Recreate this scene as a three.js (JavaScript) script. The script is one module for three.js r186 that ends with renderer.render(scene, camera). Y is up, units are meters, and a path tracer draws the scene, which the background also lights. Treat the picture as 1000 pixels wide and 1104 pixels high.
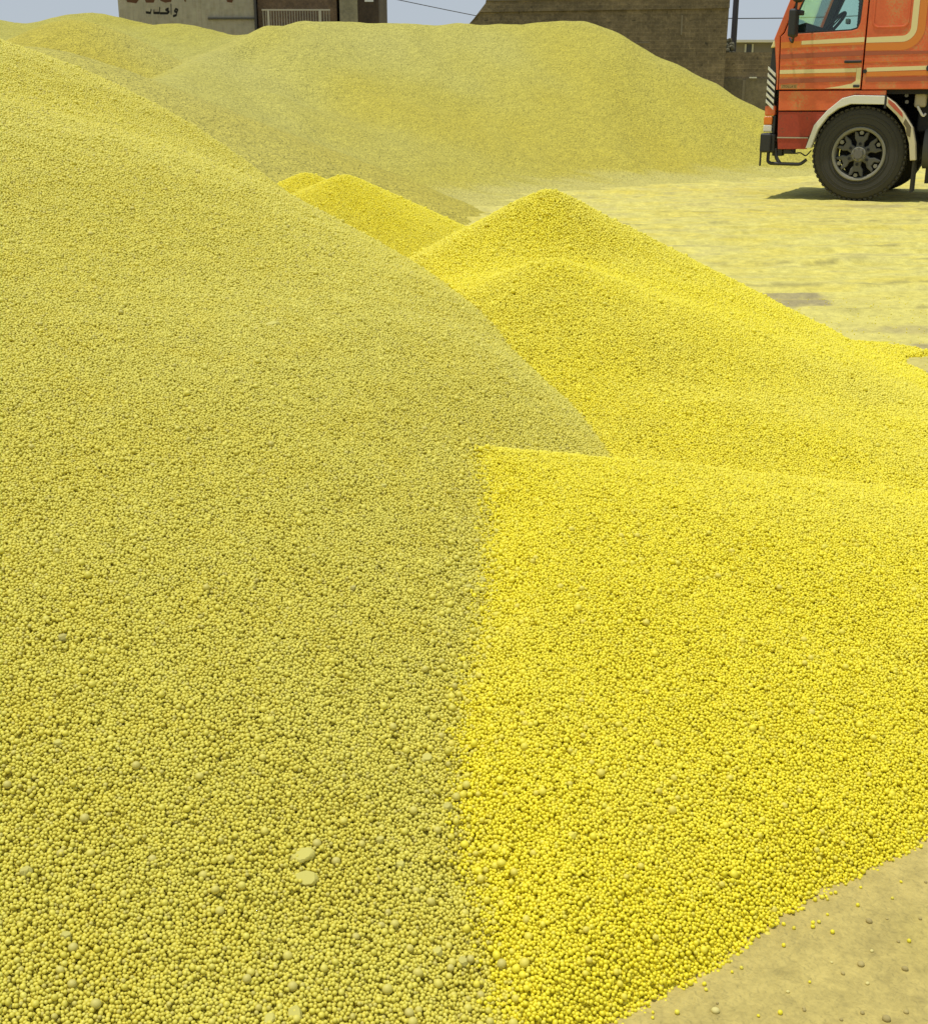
import * as THREE from 'three';
import { mergeGeometries, toCreasedNormals } from 'three/addons/utils/BufferGeometryUtils.js';
import { RoundedBoxGeometry } from 'three/addons/geometries/RoundedBoxGeometry.js';

// ---------------------------------------------------------------- camera, sky, sun, exposure
const scene = new THREE.Scene();
const camera = new THREE.PerspectiveCamera(45, 927 / 1024, 0.05, 900);
camera.position.set(0, 1.02, 0);
camera.rotation.set(THREE.MathUtils.degToRad(-18.03), 0, 0);

const renderer = new THREE.WebGLRenderer({ antialias: true });
renderer.toneMapping = THREE.LinearToneMapping;
renderer.toneMappingExposure = 1.03;
renderer.shadowMap.enabled = true;

{ // hazy noon sky: pale grey near the horizon, a little bluer overhead
  const W = 512, Hh = 256, d = new Float32Array(W * Hh * 4);
  for (let j = 0; j < Hh; j++) {
    const el = ((j + 0.5) / Hh - 0.5) * Math.PI, s = Math.sin(el);
    const k = s > 0 ? Math.pow(s, 0.55) : 0;
    for (let i = 0; i < W; i++) {
      const o = (j * W + i) * 4;
      d[o] = 0.50 - 0.17 * k; d[o + 1] = 0.55 - 0.13 * k; d[o + 2] = 0.59 - 0.04 * k; d[o + 3] = 1;
    }
  }
  const sky = new THREE.DataTexture(d, W, Hh, THREE.RGBAFormat, THREE.FloatType);
  sky.mapping = THREE.EquirectangularReflectionMapping;
  sky.magFilter = THREE.LinearFilter; sky.minFilter = THREE.LinearFilter; sky.needsUpdate = true;
  scene.background = sky; scene.environment = sky;
}
const sun = new THREE.DirectionalLight(new THREE.Color(1, 0.955, 0.86), 3.1);
sun.position.set(-8, 40, -4); sun.target.position.set(0, 0, -6);
sun.shadow.radius = 2; sun.castShadow = true; sun.shadow.mapSize.set(4096, 4096);
Object.assign(sun.shadow.camera, { left: -30, right: 30, top: 45, bottom: -20, near: 1, far: 120 });
scene.add(sun, sun.target);

// ---------------------------------------------------------------- helpers
let seed = 20240611;
const rnd = () => { seed = (seed + 0x6d2b79f5) | 0; let t = Math.imul(seed ^ (seed >>> 15), 1 | seed); t = (t + Math.imul(t ^ (t >>> 7), 61 | t)) ^ t; return ((t ^ (t >>> 14)) >>> 0) / 4294967296; };
const rr = (a, b) => a + (b - a) * rnd();
const clamp = (x, a = 0, b = 1) => Math.min(b, Math.max(a, x));
const smooth = (a, b, x) => { const t = clamp((x - a) / (b - a)); return t * t * (3 - 2 * t); };
const lerp = (a, b, t) => a + (b - a) * t;
const hash = (i, j, s = 0) => { let h = Math.imul(i, 374761393) + Math.imul(j, 668265263) + Math.imul(s, 2147483647); h = Math.imul(h ^ (h >>> 13), 1274126177); return ((h ^ (h >>> 16)) >>> 0) / 4294967296; };
function vnoise(x, y, s = 0) { // value noise, -1..1
  const i = Math.floor(x), j = Math.floor(y); let u = x - i, v = y - j; u = u * u * (3 - 2 * u); v = v * v * (3 - 2 * v);
  const a = hash(i, j, s), b = hash(i + 1, j, s), c = hash(i, j + 1, s), d = hash(i + 1, j + 1, s);
  return (a + (b - a) * u + (c - a) * v + (a - b - c + d) * u * v) * 2 - 1;
}
function fbm(x, y, oct = 4, s = 0) { let f = 0, a = 0.5; for (let o = 0; o < oct; o++) { f += a * vnoise(x, y, s + o * 17); x *= 2.03; y *= 2.03; a *= 0.5; } return f; }

const used = {};
function numbered(n) { used[n] = (used[n] ?? -1) + 1; return used[n] ? `${n}_${String(used[n]).padStart(3, '0')}` : n; }
function finish(o) { o.castShadow = true; o.receiveShadow = true; return o; }
function part(name, geo, mat, parent) { const m = finish(new THREE.Mesh(geo, mat)); m.name = name; parent.add(m); return m; }
function top(o, name, label, category, group, kind) {
  o.name = numbered(name); scene.add(o);
  if (label) o.userData.label = label;
  if (category) o.userData.category = category;
  if (group) o.userData.group = group;
  if (kind) o.userData.kind = kind;
  return o;
}
const C = (r, g, b) => new THREE.Color().setRGB(r, g, b);
const std = (color, roughness = 0.8, extra = {}) => new THREE.MeshStandardMaterial({ color, roughness, ...extra });
function box(w, h, d, x = 0, y = 0, z = 0) { return new THREE.BoxGeometry(w, h, d).translate(x, y, z); }
function rbox(w, h, d, x = 0, y = 0, z = 0, r = 0.01) { return new RoundedBoxGeometry(w, h, d, 2, r).translate(x, y, z); }
function tex(w, h, fn, srgb = false) {
  const d = new Uint8Array(w * h * 4);
  for (let j = 0; j < h; j++) for (let i = 0; i < w; i++) { const c = fn(i, j), o = (j * w + i) * 4; d[o] = clamp(c[0]) * 255; d[o + 1] = clamp(c[1]) * 255; d[o + 2] = clamp(c[2]) * 255; d[o + 3] = 255; }
  const t = new THREE.DataTexture(d, w, h, THREE.RGBAFormat); t.wrapS = t.wrapT = THREE.RepeatWrapping; t.magFilter = THREE.LinearFilter; t.minFilter = THREE.LinearMipmapLinearFilter; t.generateMipmaps = true;
  if (srgb) t.colorSpace = THREE.SRGBColorSpace; t.needsUpdate = true; return t;
}
const wrapNoise = (x, y, p, s) => { // tileable value noise with period p
  const i = Math.floor(x), j = Math.floor(y); let u = x - i, v = y - j; u = u * u * (3 - 2 * u); v = v * v * (3 - 2 * v);
  const m = (k) => ((k % p) + p) % p;
  const a = hash(m(i), m(j), s), b = hash(m(i + 1), m(j), s), c = hash(m(i), m(j + 1), s), d = hash(m(i + 1), m(j + 1), s);
  return a + (b - a) * u + (c - a) * v + (a - b - c + d) * u * v;
};
// a packed-sphere relief: 0.25 m of granules in 512 pixels
const granuleRelief = (() => {
  const N = 512, h = new Float32Array(N * N);
  for (let k = 0; k < 3200; k++) {
    const cx = rnd() * N, cy = rnd() * N, R = (3.1 + 1.8 * rnd() + (rnd() < 0.03 ? 3 : 0)) * 1.35, lift = rnd() * 0.45;
    for (let j = Math.floor(-R); j <= R; j++) for (let i = Math.floor(-R); i <= R; i++) {
      const q = (i * i + j * j) / (R * R); if (q >= 1) continue;
      const o = ((Math.floor(cy + j) + N) % N) * N + ((Math.floor(cx + i) + N) % N);
      h[o] = Math.max(h[o], Math.sqrt(1 - q) * 0.55 * (R / 6) + lift * 0.5);
    }
  }
  return tex(N, N, (i, j) => { const v = h[j * N + i]; return [v, v, v]; });
})();
const earthBump = tex(1024, 1024, (i, j) => {
  let v = 0; const u = i / 1024, w = j / 1024;
  for (const [p, a, s] of [[6, .34, 1], [16, .22, 2], [48, .18, 3], [128, .15, 4], [340, .14, 5]]) v += a * wrapNoise(u * p, w * p, p, s);
  return [v, v, v];
});
const sandBump = tex(1024, 1024, (i, j) => { const u = i / 1024, w = j / 1024; let v = 0; for (const [p, a, s] of [[60, .3, 1], [128, .35, 2], [300, .35, 3]]) v += a * wrapNoise(u * p, w * p, p, s + 80); return [v, v, v]; });
const speckle = tex(1024, 1024, (i, j) => { // fine grains and small clods
  const u = i / 1024, w = j / 1024; let v = 0;
  for (const [p, a, s] of [[40, .12, 2], [110, .34, 3], [256, .5, 4], [512, .5, 5]]) v += a * (wrapNoise(u * p, w * p, p, s + 20) - 0.5);
  const clod = wrapNoise(u * 90, w * 90, 90, 33) > 0.9 ? 0.88 : 1, q = (0.93 + v * 0.30) * clod; return [q, q, q * 0.97];
}, true);
const grit = tex(1024, 1024, (i, j) => { const u = i / 1024, w = j / 1024; let v = 0; for (const [p, a, s] of [[40, .45, 2], [80, .35, 6], [110, .3, 3], [256, .4, 4], [512, .4, 5]]) v += a * (wrapNoise(u * p, w * p, p, s + 60) - 0.5); const q = 0.95 + v * 0.17; return [q, q, q * 0.98]; }, true);
const metreTex = (t, k) => { const c = t.clone(); c.repeat.set(k, k); c.needsUpdate = true; return c; };
const plasterMap = (r, g, b, amp, s) => tex(512, 512, (i, j) => {
  const u = i / 512, w = j / 512; let v = 0;
  for (const [p, a, k] of [[4, .4, 1], [11, .3, 2], [37, .3, 3], [120, .3, 4]]) v += a * (wrapNoise(u * p, w * p, p, s + k) - 0.5);
  const q = 1 + v * amp; return [r * q, g * q, b * q];
}, true);

// ---------------------------------------------------------------- heights of the yard and of the piles
const sdSeg = (x, z, ax, az, bx, bz) => { const dx = bx - ax, dz = bz - az; const t = clamp(((x - ax) * dx + (z - az) * dz) / (dx * dx + dz * dz)); return [Math.hypot(x - ax - dx * t, z - az - dz * t), t]; };
const smax = (a, b, k) => { const h = clamp(0.5 + 0.5 * (a - b) / k); return lerp(b, a, h) + k * h * (1 - h); };

const crests = [[-7.55, -0.2, 1.2, 4.0, .03], [-9.7, -0.12, 1.3, 5, .028], [-11.6, -0.2, 0.6, 6, .024], [-6.35, -0.3, 1.7, 4, .018], [-8.6, -0.16, 1.4, 5, .016], [-13.2, -0.14, -.5, 7, .022], [-15.5, -0.1, -1, 5, .02]];
function groundHeight(x, z) {
  const far = smooth(-4.0, -7.5, z);
  let h = 0.006 * fbm(x * 1.1, z * 1.1, 3, 3) + 0.0022 * fbm(x * 9, z * 9, 3, 9) * (1 - far);
  // wheel ruts that sweep across the yard towards the lorry
  const zz = z + 0.16 * x + 0.35 * fbm(x * 0.22, z * 0.22, 2, 40), xx = x;
  const band = smooth(-0.1, 0.35, fbm(xx * 0.3 + 7, zz * 0.75, 2, 55) + 0.12);
  h += far * band * (0.030 * vnoise(xx * 0.45, zz * 4.2, 21) + 0.018 * vnoise(xx * 1.1, zz * 10, 22)) + far * 0.014 * fbm(xx * 3, zz * 7, 4, 25) + far * 0.016 * Math.max(0, fbm(xx * 5, zz * 13, 4, 27) - 0.08);
  // two ploughed-up crests
  for (const [z0, sl, x0, x1, a] of crests) {
    const c = z0 + sl * (x - 1.5) + 0.1 * vnoise(x * 1.2, z0, 31), w = 0.09 + 0.05 * vnoise(x * 2, z0, 33);
    h += a * smooth(x0, x0 + 0.5, x) * smooth(x1 + 1, x1, x) * Math.exp(-((z - c) ** 2) / (w * w)) * (0.6 + 0.8 * fbm(x * 7, z * 7, 3, 34));
  }
  return h;
}

// the large dull pile on the left: a smooth surface through surveyed points (x, height, z)
const survey = [
  [-.49, .12, -1.05], [-.28, .085, -1.10], [-.04, .045, -1.16], [.06, .015, -1.17], [.14, -.02, -1.17], [.1, -.01, -1.0], [.3, -.05, -1.35], [-.6, .24, -1.43], [-.85, .41, -2.2], [-1.16, .62, -3.13], [-1.42, .80, -3.9], [-1.95, 1.09, -5.5], [-2.44, 1.36, -6.94],
  [-1.46, .955, -6.8], [-.75, .71, -5.16], [-.32, .575, -4.38], [-.03, .48, -3.77], [.1485, .355, -3.26], [.307, .215, -2.83], [-.36, .37, -2.3], [-.535, .56, -3.6], [-.25, .2, -1.51], [0, .13, -1.64], [.02, .2, -2.0], [.04, .305, -2.63],
  [.48, -.08, -5.0], [.2, -.08, -5.95], [.85, -.15, -3.5], [.9, -.2, -6.6], [-.3, -.05, -7.9], [.8, -.25, -9], [.6, -.03, -2.6], [.45, .02, -1.9],
  [-.45, .40, -5.65], [-1.0, .50, -7.5], [0, .30, -4.9], [.28, .20, -4.2], [.5, .04, -3.6], [-1.9, 1.0, -8.0], [-2.0, .5, -9.2],
  [-2.8, 1.2, -8.4], [-2.6, .5, -10.2], [-1.4, -.1, -10.5], [-3.3, 1.45, -4.6], [-3, .95, -2.4], [-2, .5, -1], [-4.4, 2.0, -7], [-4.4, 1.6, -9.5], [-1.3, .22, -.2], [-2.2, .4, .8], [.2, -.04, -.8], [0, -.03, -.3], [.2, -.1, .8], [-5.5, 1.9, -5], [-5.5, 1.3, -1], [-6.5, 2.1, -9], [1.5, -.3, -1.2], [1.6, -.35, -4.5], [1.4, -.3, -9], [-4.5, .9, -12], [-7.5, 1.6, -12],
];
const spline = (() => {
  const n = survey.length, M = n + 3, A = Array.from({ length: M }, () => new Float64Array(M + 1));
  const U = (d2) => (d2 < 1e-12 ? 0 : d2 * Math.log(d2));
  for (let i = 0; i < n; i++) {
    for (let j = 0; j < n; j++) A[i][j] = U((survey[i][0] - survey[j][0]) ** 2 + (survey[i][2] - survey[j][2]) ** 2) + (i === j ? 0.004 : 0);
    A[i][n] = A[n][i] = 1; A[i][n + 1] = A[n + 1][i] = survey[i][0]; A[i][n + 2] = A[n + 2][i] = survey[i][2]; A[i][M] = survey[i][1];
  }
  for (let c = 0; c < M; c++) {
    let p = c; for (let r = c + 1; r < M; r++) if (Math.abs(A[r][c]) > Math.abs(A[p][c])) p = r;
    [A[c], A[p]] = [A[p], A[c]];
    for (let r = 0; r < M; r++) if (r !== c) { const f = A[r][c] / A[c][c]; if (f) for (let k = c; k <= M; k++) A[r][k] -= f * A[c][k]; }
  }
  const w = A.map((row, i) => row[M] / row[i]);
  return (x, z) => { let s = w[n] + w[n + 1] * x + w[n + 2] * z; for (let i = 0; i < n; i++) s += w[i] * U((x - survey[i][0]) ** 2 + (z - survey[i][2]) ** 2); return s; };
})();
const SG = { x0: -8, z0: -12.5, s: 0.03, nx: 335, nz: 460 };
SG.h = new Float32Array(SG.nx * SG.nz);
for (let j = 0; j < SG.nz; j++) for (let i = 0; i < SG.nx; i++) SG.h[j * SG.nx + i] = spline(SG.x0 + i * SG.s, SG.z0 + j * SG.s);
function dullHeight(x, z) {
  const fx = clamp((x - SG.x0) / SG.s, 0, SG.nx - 1.001), fz = clamp((z - SG.z0) / SG.s, 0, SG.nz - 1.001), i = fx | 0, j = fz | 0, u = fx - i, v = fz - j, o = j * SG.nx + i;
  const a = SG.h[o], b = SG.h[o + 1], c = SG.h[o + SG.nx], d = SG.h[o + SG.nx + 1];
  const r = Math.hypot(x, z);
  return a + (b - a) * u + (c - a) * v + (a - b - c + d) * u * v + 0.012 * fbm(x * 2.2, z * 2.2, 3, 61) + 0.005 * fbm(x * 9, z * 9, 2, 65) * smooth(0, 3, r);
}
// line in plan where the near bright heap lies on the dull pile
const seam = [[.03, -2.62], [.05, -2.3], [.03, -1.95], [-.005, -1.68], [-.005, -1.47], [.02, -1.3], [.045, -1.16], [.06, -.9]];
function seamDistance(x, z) { // metres to the right of the seam
  let best = 9, side = 1;
  for (let k = 0; k + 1 < seam.length; k++) {
    const [ax, az] = seam[k], [bx, bz] = seam[k + 1], [d] = sdSeg(x, z, ax, az, bx, bz);
    if (d < best) { best = d; const t = (z - az) / (bz - az); side = x > ax + (bx - ax) * t ? 1 : -1; }
  }
  return best * side;
}
function nearHeight(x, z) {
  const wob = 0.05 * fbm(x * 2.2 + 3, z * 2.2, 3, 71) + 0.012 * fbm(x * 14, z * 14, 2, 75);
  const s = -(0.623 * (x - 0.43) + 0.782 * (z + 1.37)) + wob - 0.022;              // metres behind the toe
  let p = s < 0 ? s * 0.6 : 0.35 * (1 - Math.exp(-s * 1.3)) * (1 + 0.05 * s) + 0.03 * (1 - Math.exp(-s * 14));
  const cz = -2.57 - 0.2 * x;                                              // crest
  const back = 0.35 - 0.175 * clamp(x, -0.2, 3) - 0.42 * Math.max(0, cz - z) + 0.05 * Math.min(0.3, Math.max(0, z - cz));
  p = -smax(-p, -back, 0.05);
  const b = seamDistance(x, z) + 0.012 * fbm(x * 11, z * 11, 3, 79);
  const over = dullHeight(x, z) + b * 0.75;
  p = Math.min(p, over);
  if (b < 0) p = Math.min(p, dullHeight(x, z) - 0.02);
  return p + 0.006 * fbm(x * 6, z * 6, 2, 81);
}
function middleHeight(x, z) {
  const wob = 0.10 * fbm(x * 1.3, z * 1.3, 3, 91);
  const cone = (cx, cz, h, s, sx = 1, sz = 1, rot = 0) => { const dx = x - cx, dz = z - cz, c = Math.cos(rot), q = Math.sin(rot); const a = (dx * c + dz * q) / sx, b = (-dx * q + dz * c) / sz; return h - s * (Math.sqrt(a * a + b * b + 0.0015) - 0.03) + wob * 0.35; };
  let h = cone(.335, -5.05, .735, .53, 1.05, 1.0);
  h = smax(h, cone(.30, -4.15, .575, .42, 1.05, 1.1, -0.25), 0.28);
  h = smax(h, cone(.72, -4.1, .38, .34, 1.05, 1.0, -0.3), 0.12);
  h = smax(h, cone(.65, -3.3, .29, .25, 1.4, 1.0), 0.1);
  h = smax(h, cone(1.35, -5.35, .11, .2, 1.2, .7), 0.06);
  h -= 0.045 * smooth(1.2, 1.9, x); h = 0.5 * (h + Math.sqrt(h * h + 0.006)) - 0.022;
  return h + 0.006 * fbm(x * 5, z * 5, 3, 95);
}
function smallHeight(x, z) {
  const c = (cx, cz, h, s) => h - s * (Math.sqrt((x - cx) ** 2 + (z - cz) ** 2 + 0.004) - 0.05) + 0.03 * fbm(x * 2, z * 2, 2, 99);
  return smax(c(-.80, -8.6, .60, .45), c(-1.10, -8.9, .60, .5), 0.03);
}
function backHeight(x, z) { // the long dull pile across the yard
  const R = [[-3.25, 2.40, -22.2], [-2.9, 2.54, -23.2], [-2.3, 2.62, -24], [-.9, 2.62, -25], [.8, 2.66, -25.6], [2.3, 2.72, -26]];
  const n = 0.5 * fbm(x * 0.35, z * 0.35, 3, 101);
  let h = -9;
  for (let k = 0; k + 1 < R.length; k++) { const [d, t] = sdSeg(x, z, R[k][0], R[k][2], R[k + 1][0], R[k + 1][2]); h = Math.max(h, lerp(R[k][1], R[k + 1][1], t) - (0.40 + 0.05 * n) * (1 + 0.25 * smooth(-2.9, -4.0, x) + 0.24 * smooth(2.2, 3.4, x)) * (Math.sqrt(d * d + 0.09) - 0.2)); }
  const cone = (cx, cz, H, s) => H - s * (Math.sqrt((x - cx) ** 2 + (z - cz) ** 2 + 0.15) - 0.25);
  h = smax(h, cone(5.6, -28, .75, .40), 0.2);
  const spur = [[-3.3, 2.40, -22.2], [-3.9, 1.95, -20.5], [-3.8, 1.62, -18], [-3.65, 1.38, -15.5], [-3.3, 1.05, -13.2]];
  for (let k = 0; k + 1 < spur.length; k++) { const [d, t] = sdSeg(x, z, spur[k][0], spur[k][2], spur[k + 1][0], spur[k + 1][2]); h = smax(h, lerp(spur[k][1], spur[k + 1][1], t) - 0.40 * (Math.sqrt(d * d + 0.04) - 0.1), 0.06); }
  h = smax(h, cone(-1.3, -19.6, 1.1, .36), 0.4);
  h = smax(h, cone(-2.7, -17.8, 1.2, .36), 0.3);
  h = smax(h, cone(.9, -22.6, 1.35, .36), 0.4);
  const gully = vnoise(x * 2.6 + 0.8 * vnoise(z * 0.5, 3, 5), z * 0.35, 105);
  h = 0.5 * (h + Math.sqrt(h * h + 0.035)) - 0.035;
  return h + 0.03 * gully * smooth(0, 0.4, h) + 0.015 * fbm(x * 1.4, z * 1.4, 4, 107) + 0.01 * fbm(x * 9, z * 9, 2, 109);
}
function leftHeight(x, z) { // rounded dumps behind the left end of the near pile
  const cone = (cx, cz, H, s, k = 0.4) => H - s * (Math.sqrt((x - cx) ** 2 + (z - cz) ** 2 + k) - Math.sqrt(k) * 0.6);
  let h = cone(-5.9, -20, 2.42, .53, .3);
  h = smax(h, cone(-8.2, -20.5, 2.3, .40, .4), 0.2);
  h = Math.max(h, smax(cone(-4.35, -13.3, 1.70, .40, .25), cone(-6.4, -13, 1.95, .33, .3), 0.15));
  return h + 0.03 * fbm(x * 1.2, z * 1.2, 4, 117) + 0.012 * fbm(x * 8, z * 8, 2, 119);
}
function farHeight(x, z) {
  const cone = (cx, cz, H, s, k = 0.8) => H - s * (Math.sqrt((x - cx) ** 2 + (z - cz) ** 2 + k) - Math.sqrt(k) * 0.6);
  let h = cone(-9.4, -33.5, 3.45, .36);
  h = smax(h, cone(-12.2, -33, 3.35, .33), 0.2); h = smax(h, cone(-15, -33, 3.2, .33), 0.3);
  h = smax(h, cone(-7.2, -33.2, 3.2, .36), 0.2); h = smax(h, cone(-5.0, -32.6, 2.9, .38), 0.2); h = smax(h, cone(-10.6, -31, 2.9, .34), 0.2);
  return h + 0.05 * fbm(x * 1.1, z * 1.1, 4, 127) + 0.02 * fbm(x * 6, z * 6, 2, 129);
}

// ---------------------------------------------------------------- ground
const axis = (list) => list.filter((v, i) => !i || v - list[i - 1] > 1e-6);
function graded(from, to, step, grow) { const a = [from]; let s = step, v = from; while (v < to) { v += s; s *= grow; a.push(Math.min(v, to)); } return a; }
function sheet(xs, zs, fn, colour, uvScale = 1) {
  const nx = xs.length, nz = zs.length, p = new Float32Array(nx * nz * 3), c = colour ? new Float32Array(nx * nz * 3) : null, uv = new Float32Array(nx * nz * 2), keep = new Uint8Array(nx * nz);
  for (let j = 0; j < nz; j++) for (let i = 0; i < nx; i++) {
    const o = j * nx + i, x = xs[i], z = zs[j], r = fn(x, z);
    p[o * 3] = x; p[o * 3 + 1] = r[0]; p[o * 3 + 2] = z; keep[o] = r[1]; uv[o * 2] = x * uvScale; uv[o * 2 + 1] = -z * uvScale;
    if (c) { const q = colour(x, z, r[0]); c[o * 3] = q[0]; c[o * 3 + 1] = q[1]; c[o * 3 + 2] = q[2]; }
  }
  const idx = [];
  for (let j = 0; j + 1 < nz; j++) for (let i = 0; i + 1 < nx; i++) { const a = j * nx + i, b = a + 1, d = a + nx, e = d + 1; if (keep[a] || keep[b] || keep[d] || keep[e]) idx.push(a, d, b, b, d, e); }
  const used2 = new Int32Array(nx * nz).fill(-1), P = [], Q = [], T = [], I = [];
  for (const k of idx) { if (used2[k] < 0) { used2[k] = P.length / 3; P.push(p[k * 3], p[k * 3 + 1], p[k * 3 + 2]); T.push(uv[k * 2], uv[k * 2 + 1]); if (c) Q.push(c[k * 3], c[k * 3 + 1], c[k * 3 + 2]); } I.push(used2[k]); }
  const g = new THREE.BufferGeometry();
  g.setAttribute('position', new THREE.Float32BufferAttribute(P, 3)); g.setAttribute('uv', new THREE.Float32BufferAttribute(T, 2)); if (c) g.setAttribute('color', new THREE.Float32BufferAttribute(Q, 3));
  g.setIndex(I); g.computeVertexNormals(); return g;
}
const SOIL = [.51, .39, .125], DUST = [.70, .62, .165], GREY = [.40, .335, .16], GOLD = [.68, .55, .07];
const mix3 = (a, b, t) => [lerp(a[0], b[0], t), lerp(a[1], b[1], t), lerp(a[2], b[2], t)];
function groundColour(x, z) {
  const n = fbm(x * 1.3, z * 1.3, 4, 201), f = fbm(x * 11, z * 11, 4, 205), streak = fbm(x * 3.2, (z + 0.16 * x) * 13, 4, 209);
  let c = mix3(SOIL, DUST, clamp(smooth(-3.2, -7, z) * 0.95 + 0.16 + 0.12 * n));
  let bare = 0;
  for (const [px, pz, rx, rz, a] of [[1.68, -7.0, .42, .33, 1], [2.15, -5.55, .3, .17, 1.1], [1.85, -4.62, .34, .2, .9], [4.5, -14.1, .5, .25, .6], [1.9, -4.95, .3, .1, .5], [2.3, -5.95, .4, .12, .6], [3.3, -9.2, .8, .12, .4]]) {
    const q = ((x - px) / rx) ** 2 + ((z - pz) / rz) ** 2 + 0.9 * f + 0.6 * n; bare = Math.max(bare, a * smooth(1.15, 0.35, q));
  }
  c = mix3(c, GREY, clamp(bare));
  const far = smooth(-5, -9, z);
  c = mix3(c, GOLD, clamp(far * (0.42 * smooth(0.0, 0.3, streak) + 0.3 * smooth(0.1, 0.4, n))));
  c = mix3(c, GREY, clamp(far * 0.32 * smooth(0.12, 0.4, -streak + 0.4 * f)));
  for (const [z0, sl, x0, x1] of crests) { // pressed brown clods along the crests
    const q = z0 + sl * (x - 1.5) + 0.1 * vnoise(x * 1.2, z0, 31); c = mix3(c, [.40, .345, .10], clamp(smooth(x0, x0 + .5, x) * smooth(x1 + 1, x1, x) * smooth(.09, .01, Math.abs(z - q - .03)) * smooth(-.15, .35, fbm(x * 9, z * 16, 3, 37)) * .9));
  }
  // yellow rubbed into the soil in front of the heap
  c = mix3(c, [.56, .46, .09], clamp((1 - far) * 0.25 * smooth(0.02, 0.4, fbm(x * 5, z * 5, 3, 215))));
  const k = 1 + (0.07 + 0.04 * far) * f + 0.05 * vnoise(x * 60, z * 60, 217) + far * (0.15 * fbm(x * 6, (z + 0.16 * x) * 26, 3, 219) + 0.10 * vnoise(x * 26, z * 22, 223));
  return [c[0] * k, c[1] * k, c[2] * k];
}
{
  const zs = []; for (let z = 3; z > -0.7; z -= 0.12) zs.push(-z);
  const zn = graded(0.7, 60, 0.006, 1.0072).map((v) => -v).reverse();
  const zAll = axis([-700, -300, -150, -90, ...zn, ...zs.map((v) => v).filter((v) => v > -0.69 ? false : false), -0.5, 0, 1, 3, 12]);
  const half = graded(0, 45, 0.012, 1.008), xAll = axis([-600, -250, -120, -70, ...half.slice(1).map((v) => -v).reverse(), ...half, 70, 120, 250, 600]);
  const g = sheet(xAll, zAll, (x, z) => [Math.abs(x) < 60 && z > -70 ? groundHeight(x, z) : 0, 1], groundColour);
  const m = new THREE.MeshStandardMaterial({ vertexColors: true, roughness: 0.93, map: metreTex(grit, 0.7), bumpMap: earthBump, bumpScale: 0.012 });
  top(finish(new THREE.Mesh(g, m)), 'ground', 'dusty tan and yellow ground of the storage yard', null, null, 'structure');
}

// ---------------------------------------------------------------- piles: bodies
const DULL = [.69, .60, .062], BRIGHT = [.84, .725, .022], PALE = [.70, .625, .105], MUSTARD = [.68, .565, .04];
const HEAP = [.595, .525, .085], HEAPPALE = [.61, .55, .13], HEAPGOLD = [.62, .515, .05];  // far heaps: tone lowered to stand in for the shade between granules
const dullTint = (x, z) => { const n = fbm(x * 0.9, z * 0.9, 3, 301), f = fbm(x * 14, z * 14, 2, 305); return mix3(mix3(DULL, PALE, clamp(0.35 + 0.7 * n)), MUSTARD, clamp(0.12 + 0.5 * f)); };
const brightTint = (x, z) => { const n = fbm(x * 1.6, z * 1.6, 3, 311), f = fbm(x * 9, z * 9, 2, 315); return mix3(BRIGHT, [.80, .70, .065], clamp(0.25 + 1.1 * n + 0.2 * f)); };
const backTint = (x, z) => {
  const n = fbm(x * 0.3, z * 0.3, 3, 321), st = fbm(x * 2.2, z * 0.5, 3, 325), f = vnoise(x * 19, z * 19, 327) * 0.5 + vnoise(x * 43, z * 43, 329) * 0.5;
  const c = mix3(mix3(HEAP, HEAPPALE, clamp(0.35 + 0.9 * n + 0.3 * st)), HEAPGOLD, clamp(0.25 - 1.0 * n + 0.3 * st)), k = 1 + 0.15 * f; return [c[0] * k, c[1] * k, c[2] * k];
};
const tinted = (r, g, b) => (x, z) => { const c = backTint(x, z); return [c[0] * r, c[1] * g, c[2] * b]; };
const bodyMat = (bump = 0.004) => { const t = granuleRelief.clone(); t.repeat.set(4, 4); t.needsUpdate = true; return new THREE.MeshStandardMaterial({ vertexColors: true, roughness: 0.75, bumpMap: t, bumpScale: bump }); };
const nearBody = bodyMat(0.006), farBody = (() => { const t = sandBump.clone(); t.repeat.set(0.33, 0.33); t.needsUpdate = true; const m = speckle.clone(); m.repeat.set(0.33, 0.33); m.needsUpdate = true; return new THREE.MeshStandardMaterial({ vertexColors: true, roughness: 0.9, map: m, bumpMap: t, bumpScale: 0.045 }); })();
const range = (a, b, s) => { const r = []; for (let v = a; v <= b + 1e-9; v += s) r.push(v); return r; };
function pile(label, fn, tint, xs, zs, sink, mat, floor = -0.06) {
  const packed = mat === nearBody ? (x, z) => { const c = tint(x, z), k = 1 + 0.12 * vnoise(x * 33, z * 33, 331); return [c[0] * k, c[1] * k, c[2] * k]; } : tint;
  const g = new THREE.Group(); top(g, 'granule_pile', label, 'pile', 'piles of yellow granules in the yard');
  part('heap_body', sheet(xs, zs, (x, z) => { const h = fn(x, z) - sink; return [Math.max(h, floor - 0.02), h > floor ? 1 : 0]; }, packed), mat, g);
  return g;
}
const dullPile = pile('big dull olive-yellow granule slope filling the left foreground', dullHeight, dullTint, range(-7.6, 1.6, 0.03), range(-12.3, 1.0, 0.03), 0.0068, nearBody);
const nearPile = pile('bright yellow granule heap nearest the camera, its toe on the bare tan ground', nearHeight, brightTint, range(-0.2, 2.6, 0.02), range(-3.9, -0.6, 0.02), 0.0068, nearBody);
const middlePile = pile('bright yellow peaked granule heap in the middle, behind the nearest heap', middleHeight, brightTint, range(-1.6, 3.2, 0.03), range(-7.2, -2, 0.03), 0.0075, nearBody);
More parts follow.
